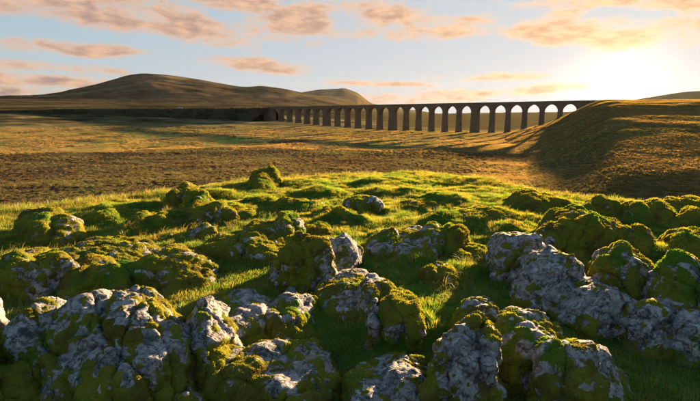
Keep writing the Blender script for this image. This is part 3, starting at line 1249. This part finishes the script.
    t3[:, 2] = 1.0
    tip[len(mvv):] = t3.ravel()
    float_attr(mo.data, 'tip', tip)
    mo['kind'] = 'stuff'
    return rock


#        label, lobes (photo x, top y, foot y, width, depth/width, turn)
boulder('large mossy boulder with a pale winding stone spine, beside the deep dark hollow',
        [(110, 276, 440, 172, .8, 0), (150, 290, 430, 110, .9, 0), (62, 308, 400, 84, .9, 0)],
        moss=0.2, knz=-0.45)
boulder('moss-covered boulder below the pale stub of rock, across a dark hollow from the spined boulder', [(8, 339, 392, 50), (-14, 342, 400, 50)], moss=0.3, knz=0.1)
boulder('small pale stub of rock above a round moss-covered boulder', [(0, 303, 340, 18, .8, 0), (-14, 300, 345, 26, .8, 0)], moss=-0.35)
boulder('low yellow-mossed rock at the foot of the dark hollow', [(12, 377, 440, 66), (-20, 372, 440, 50)], moss=0.35, knz=0.4)
boulder('low bare stone slab below the spined mossy boulder', [(172, 384, 440, 52, .9, 20), (190, 394, 445, 40)], moss=-0.15)
boulder('pale hollowed boulder curling round a pocket of grass, with a mossy front lobe',
        [(240, 268, 368, 112, .8, 0), (290, 288, 350, 60, .9, -20), (278, 328, 425, 132, .7, 0), (214, 300, 400, 66, .9, 0)],
        moss=0.0, knz=-0.3)
boulder('broken stone outcrop with orange-lit top next to the hollowed boulder', [(184, 236, 294, 68, .9, 0), (164, 250, 292, 44, .9, 0)], moss=-0.02)
boulder('small stone block standing in the moss behind the broken outcrop', [(204, 222, 242, 28, .9, 10)], moss=-0.1)
boulder('long mossy bank studded with pale stones behind the spined boulder', [(112, 231, 280, 112, .6, 0), (58, 243, 278, 70, .7, 0)], moss=0.06, knz=0.35)
boulder('mossy outcrop with a bare orange-lit edge on the grass slope', [(42, 209, 248, 66, .8, 0), (64, 214, 246, 40, .9, 0)], moss=0.12, knz=0.1)
boulder('flat pale stone in the grass below the mossy outcrop', [(18, 282, 300, 34, .8, 10)], moss=-0.15)
boulder('dark rounded boulder on the knoll edge with a lit right shoulder', [(188, 181, 211, 42, .9, 0)], moss=0.25)
boulder('upright mossy boulder on the highest edge of the knoll', [(262, 168, 192, 34, .9, 0), (273, 166, 188, 20, .9, 0)], moss=0.3, knz=0.4)
boulder('grey fissured rock with moss along its top, behind the hollowed boulder', [(260, 212, 264, 70, .9, 0), (288, 208, 250, 40, .9, 0)], moss=-0.02, knz=0.55)
boulder('boulder wearing a thick round cap of moss', [(303, 229, 290, 56, .9, 0)], moss=0.08, knz=0.8)
boulder('bare grey stone leaning against the moss-capped boulder', [(340, 231, 276, 36, .9, -15), (326, 234, 268, 24)], moss=-0.2)
boulder('big rounded boulder, grey at its shoulder and mossy over its face', [(350, 256, 330, 90, .9, 0), (377, 266, 322, 48, .9, 0)], moss=0.04, knz=-0.1)
boulder('broad flat-topped grey rock with a golden grass skirt', [(406, 212, 254, 72, .8, 0)], moss=-0.08, knz=0.2)
boulder('mossy hump running out from the broad flat-topped rock', [(446, 222, 250, 40)], moss=0.35)
boulder('low mossy stone at the foot of the grassy mound beside two small upright stones', [(398, 312, 348, 42, .9, 0)], moss=0.3, knz=0.4)
boulder('small upright stone, upper of the pair beside the grassy mound', [(374, 304, 327, 15, .9, 0)], moss=-0.4, name='small_stone', cat='stone')
boulder('small upright stone, lower of the pair beside the grassy mound', [(373, 323, 348, 13, .9, 0)], moss=-0.35, name='small_stone', cat='stone')
boulder('tiny pale stone in the turf between the hollowed and rounded boulders', [(291, 287, 294, 10, .9, 0)], moss=-0.6, name='small_stone', cat='stone')
boulder('broad pale boulder with an orange-lit crown and grass at its foot', [(396, 343, 430, 108, .9, 0), (366, 362, 432, 58, .9, 0)], moss=-0.12, knz=-0.1)
boulder('tall grey slab with a mossy side next to the broad pale boulder', [(464, 325, 425, 66, .9, -15)], moss=-0.04, knz=0.2)
boulder('low spur of mossy rock stepping down through the grass', [(478, 294, 362, 70, .8, 0), (520, 312, 395, 92, .7, -20), (566, 340, 425, 86, .7, -20)], moss=0.02, knz=0.1)
boulder('long blue-grey limestone ridge slanting down through the grass',
        [(512, 226, 286, 64, .8, 0), (548, 252, 316, 80, .6, -15), (600, 280, 338, 100, .5, -15), (655, 302, 354, 92, .5, -15), (692, 322, 366, 54, .7, 0)],
        moss=-0.20, knz=0.2, rough=1.1)
boulder('mossy ridge with a sunlit rim lying behind the blue-grey ridge', [(626, 248, 314, 80, .7, 0), (676, 264, 330, 72, .7, 0), (712, 284, 346, 60, .8, 0)], moss=0.08, knz=0.5)
boulder('rounded mossy boulder with a golden rim above the blue-grey ridge', [(574, 206, 260, 86, .8, 0)], moss=0.3, knz=0.3)
boulder('mossy block in the grass behind the sunlit-rim ridge', [(634, 224, 258, 46), (618, 230, 256, 26)], moss=0.25)
boulder('wide mossy block with a shadowed face above the sunlit-rim ridge', [(682, 225, 258, 54, .8, 0), (712, 228, 262, 40)], moss=0.3)
G_H = 'mossy humps along the edge of the knoll'
LBL = 'rim-lit mossy hump of rock along the knoll edge below the sunlit hillside'
for lb in [(600, 196, 223, 44), (648, 200, 226, 52), (545, 197, 213, 40), (528, 189, 208, 44), (690, 211, 230, 34), (688, 198, 216, 40), (668, 199, 214, 26), (622, 205, 220, 22)]:
    boulder(LBL, [(*lb, .8, 0)], moss=0.35, knz=0.3, group=G_H, name='mossy_hump', cat='boulder')
for lb in [(36, 250, 272, 40), (232, 203, 222, 44), (318, 220, 240, 30), (472, 243, 262, 36), (440, 262, 284, 30), (332, 203, 222, 34),
           (150, 212, 230, 36), (545, 224, 244, 30), (205, 204, 224, 40), (60, 262, 290, 36), (20, 262, 296, 44), (98, 262, 296, 56), (150, 258, 288, 40), (228, 234, 264, 40),
           (292, 258, 284, 30), (120, 206, 222, 40), (300, 196, 212, 40), (365, 196, 212, 34), (420, 196, 210, 36), (480, 205, 222, 44)]:
    boulder('low mossy stone half sunk in the turf among the boulders', [(*lb, .8, 0)], moss=0.12, knz=0.3,
            group='low mossy stones in the turf', name='sunken_stone', cat='stone')


# ------------------------------------------------------------------ grass
def tuft(name, mat, nblade, h, spread, width, seed, droop=0.5):
    rng = np.random.default_rng(seed)
    V, Ff, tip = [], [], []
    for i in range(nblade):
        a = rng.uniform(0, 2 * math.pi)
        rr = spread * math.sqrt(rng.uniform(0, 1))
        bx, by = rr * math.cos(a), rr * math.sin(a)
        L = h * rng.uniform(0.5, 1.15)
        a2 = a + rng.normal() * 0.9
        dx, dy = math.cos(a2), math.sin(a2)
        dr = droop * rng.uniform(0.2, 1.2)
        wx, wy = -dy * width, dx * width
        k = len(V)
        V += [(bx - wx, by - wy, -0.01), (bx + wx, by + wy, -0.01),
              (bx + dx * L * dr * 0.35 - wx * .7, by + dy * L * dr * 0.35 - wy * .7, L * 0.6),
              (bx + dx * L * dr * 0.35 + wx * .7, by + dy * L * dr * 0.35 + wy * .7, L * 0.6),
              (bx + dx * L * dr, by + dy * L * dr, L * (1 - 0.25 * dr))]
        Ff += [(k, k + 1, k + 3), (k, k + 3, k + 2), (k + 2, k + 3, k + 4)]
        tip += [0, 0, 0.6, 0.6, 1]
    o = mesh_obj(name, V, Ff, mat, link=False)
    float_attr(o.data, 'tip', tip)
    return o


def scatter(name, pts, scale, tufts, label, cat, seed=1):
    """one uncountable cover of small plants: copies of a few tufts on given points"""
    rng = np.random.default_rng(seed)
    n = len(pts)
    me = bpy.data.meshes.new(name)
    me.vertices.add(n)
    me.vertices.foreach_set('co', np.asarray(pts, np.float32).ravel())
    float_attr(me, 'scl', scale)
    float_attr(me, 'ang', rng.uniform(0, 6.283, n))
    float_attr(me, 'tlt', rng.normal(0, 0.12, n))
    a = me.attributes.new('idx', 'INT', 'POINT')
    a.data.foreach_set('value', rng.integers(0, len(tufts), n).astype(np.int32))
    o = bpy.data.objects.new(name, me)
    C.objects.link(o)
    col = bpy.data.collections.new(name + '_kinds')
    for t in tufts:
        col.objects.link(t)
    ng = bpy.data.node_groups.new(name, 'GeometryNodeTree')
    ng.interface.new_socket('Geometry', in_out='INPUT', socket_type='NodeSocketGeometry')
    ng.interface.new_socket('Geometry', in_out='OUTPUT', socket_type='NodeSocketGeometry')
    N, L = ng.nodes, ng.links
    gi, go = N.new('NodeGroupInput'), N.new('NodeGroupOutput')
    m2p = N.new('GeometryNodeMeshToPoints')
    iop = N.new('GeometryNodeInstanceOnPoints')
    ci = N.new('GeometryNodeCollectionInfo')
    ci.inputs['Collection'].default_value = col
    ci.inputs['Separate Children'].default_value = True
    ci.inputs['Reset Children'].default_value = True

    def attr(nm, ty):
        q = N.new('GeometryNodeInputNamedAttribute')
        q.data_type = ty
        q.inputs[0].default_value = nm
        return q.outputs[0]

    cx = N.new('ShaderNodeCombineXYZ')
    L.new(attr('tlt', 'FLOAT'), cx.inputs[0])
    L.new(attr('ang', 'FLOAT'), cx.inputs[2])
    L.new(gi.outputs[0], m2p.inputs[0])
    L.new(m2p.outputs[0], iop.inputs['Points'])
    L.new(ci.outputs[0], iop.inputs['Instance'])
    iop.inputs['Pick Instance'].default_value = True
    L.new(attr('idx', 'INT'), iop.inputs['Instance Index'])
    L.new(cx.outputs[0], iop.inputs['Rotation'])
    L.new(attr('scl', 'FLOAT'), iop.inputs['Scale'])
    L.new(iop.outputs[0], go.inputs[0])
    md = o.modifiers.new('cover', 'NODES')
    md.node_group = ng
    tag(o, label, cat, kind='stuff')
    return o


def outside_rocks(x, y, k=0.8):
    ok = np.ones(len(x), bool)
    for (fx, fy, a, b, rot) in FOOT:
        dx, dy = x - fx, y - fy
        ca, sa = math.cos(-rot), math.sin(-rot)
        u, v = dx * ca - dy * sa, dx * sa + dy * ca
        ok &= (u / (a * k)) ** 2 + (v / (b * k)) ** 2 > 1
    return ok


def build_grass():
    rng = np.random.default_rng(11)
    # short turf on the knoll
    n = 68000
    az = rng.uniform(rad(-60), rad(60), n)
    rc = np.interp(az, CR_AZ, CR_R)
    u = rng.uniform(0, 1, n)
    r = 1.3 + (rc + 2.6 - 1.3) * u ** 0.72
    x, y = r * np.sin(az), r * np.cos(az)
    ok = outside_rocks(x, y)
    x, y, r = x[ok], y[ok], r[ok]
    z = ground_z(x, y) - 0.005
    s = np.clip(0.8 + 0.7 * n2(x, y, 0.8, 3, 80) + rng.normal(0, 0.15, len(x)), 0.35, 1.7)
    s *= 0.8 + 0.03 * r
    tufts = [tuft('turf_tuft', M_GRASS, 34, 0.055, 0.075, 0.0016, 100 + i, 0.8) for i in range(4)]
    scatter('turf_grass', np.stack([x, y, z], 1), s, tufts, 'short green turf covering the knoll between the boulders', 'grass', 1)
    # long wispy tufts here and there
    n = 4200
    az = rng.uniform(rad(-50), rad(50), n)
    rc = np.interp(az, CR_AZ, CR_R)
    r = 1.6 + (rc + 0.5 - 1.6) * rng.uniform(0, 1, n) ** 0.6
    x, y = r * np.sin(az), r * np.cos(az)
    ok = outside_rocks(x, y, 0.95) & (n2(x, y, 1.5, 2, 82) > -0.05)
    x, y = x[ok], y[ok]
    tufts = [tuft('long_tuft', M_EDGE, 26, 0.15, 0.05, 0.0017, 140 + i, 1.2) for i in range(3)]
    scatter('long_grass', np.stack([x, y, ground_z(x, y) - 0.005], 1), rng.uniform(0.5, 1.1, len(x)), tufts,
            'longer wispy grass tufts rising from the turf', 'grass', 2)
    n = 2600
    az = rng.uniform(rad(-50), rad(50), n)
    r = np.interp(az, CR_AZ, CR_R) + rng.normal(0.5, 0.7, n)
    x, y = r * np.sin(az), r * np.cos(az)
    ok = n2(x, y, 1.2, 2, 86) > -0.1
    x, y = x[ok], y[ok]
    tufts = [tuft('edge_tuft', M_EDGE, 24, 0.17, 0.07, 0.0026, 150 + i, 1.0) for i in range(3)]
    scatter('edge_grass', np.stack([x, y, ground_z(x, y) - 0.01], 1), rng.uniform(0.5, 1.3, len(x)), tufts,
            'fringe of longer yellowing grass along the knoll edge', 'grass', 5)
    # heath on the slope and the near moor
    n = 42000
    az = rng.uniform(rad(-48), rad(48), n)
    r = np.exp(rng.uniform(math.log(60), math.log(250), n))
    nr_ = 9000
    a2, r2 = rng.uniform(rad(-46), rad(14), nr_), np.sqrt(rng.uniform(230 ** 2, 520 ** 2, nr_))
    q = n2(r2 * np.sin(a2), r2 * np.cos(a2), 38, 3, 88) > 0.17
    az, r = np.r_[az, a2[q]], np.r_[r, r2[q]]
    x, y = r * np.sin(az), r * np.cos(az)
    ok = ~((az + rng.normal(0, 0.05, len(az)) + 0.25 * n2(x, y, 40, 3, 91) > rad(18)) & (r > 75))
    x, y = x[ok], y[ok]
    s = np.clip(1.0 + 1.1 * n2(x, y, 9, 3, 83), 0.3, 2.2) * np.where(np.hypot(x, y) > 250.5, 2.2, 1.0)
    tufts = [tuft('heath_tuft', M_HEATH, 60, 0.34, 0.42, 0.016, 160 + i, 0.9) for i in range(4)]
    scatter('heath', np.stack([x, y, ground_z(x, y) - 0.03], 1), s, tufts, 'dark rough heath on the moor below the knoll', 'heath', 3)
    sc_b = np.clip(3.2 + 5.0 * n2(BANK[:, 0], BANK[:, 1], 25, 3, 87), 1.0, 7.0)
    scatter('bank_scrub', BANK, sc_b, [tuft('scrub_tuft', M_SCRUB, 60, 0.40, 0.5, 0.03, 190 + i, 0.9) for i in range(3)],
            'dark rough scrub on the railway bank', 'scrub', 6)
    # pale moor grass further out
    n = 34000
    az = rng.uniform(rad(-46), rad(46), n)
    r = np.sqrt(rng.uniform(200 ** 2, 560 ** 2, n))
    x, y = r * np.sin(az), r * np.cos(az)
    nh = 52000
    ah, rh_ = np.minimum(rad(47), rad(17) + np.abs(rng.normal(0, 1, nh)) * 0.0 + rad(30) * rng.uniform(0, 1, nh) + rng.normal(0, 0.05, nh)), np.sqrt(rng.uniform(36 ** 2, 420 ** 2, nh))
    nf = 9000
    ah = np.r_[ah, rng.uniform(rad(14), rad(47), nf)]
    rh_ = np.r_[rh_, rng.uniform(34, 130, nf)]
    x, y = np.r_[x, rh_ * np.sin(ah)], np.r_[y, rh_ * np.cos(ah)]
    s = np.clip(1.0 + 1.2 * n2(x, y, 16, 3, 84), 0.3, 2.0)
    s[n:] = 0.45 + 0.35 * s[n:]
    ok = (n2(x, y, 30, 3, 85) > -0.12) | (np.arange(len(x)) >= n)
    x, y, s = x[ok], y[ok], s[ok]
    tufts = [tuft('moor_tuft', M_MOOR, 40, 0.45, 0.7, 0.04, 180 + i, 1.0) for i in range(4)]
    scatter('moor_grass', np.stack([x, y, ground_z(x, y) - 0.03], 1), s, tufts, 'pale straw-coloured moor grass on the valley floor', 'grass', 4)


build_grass()


# ------------------------------------------------------------------ air
def build_haze():
    m, T, out = new_mat('haze')
    v = T.node('ShaderNodeVolumePrincipled')
    v.inputs['Color'].default_value = (0.95, 0.95, 0.97, 1)
    v.inputs['Density'].default_value = 2.2e-6
    v.inputs['Anisotropy'].default_value = 0.5
    T.l.new(v.outputs[0], out.inputs['Volume'])
    v_, f_ = [], []
    box_into(v_, f_, -10200, 10200, -10200, 10200, -40, 720)
    o = mesh_obj('haze', v_, f_, m, smooth=False)
    tag(o, 'thin evening haze over the whole valley', 'haze', kind='stuff')


build_haze()
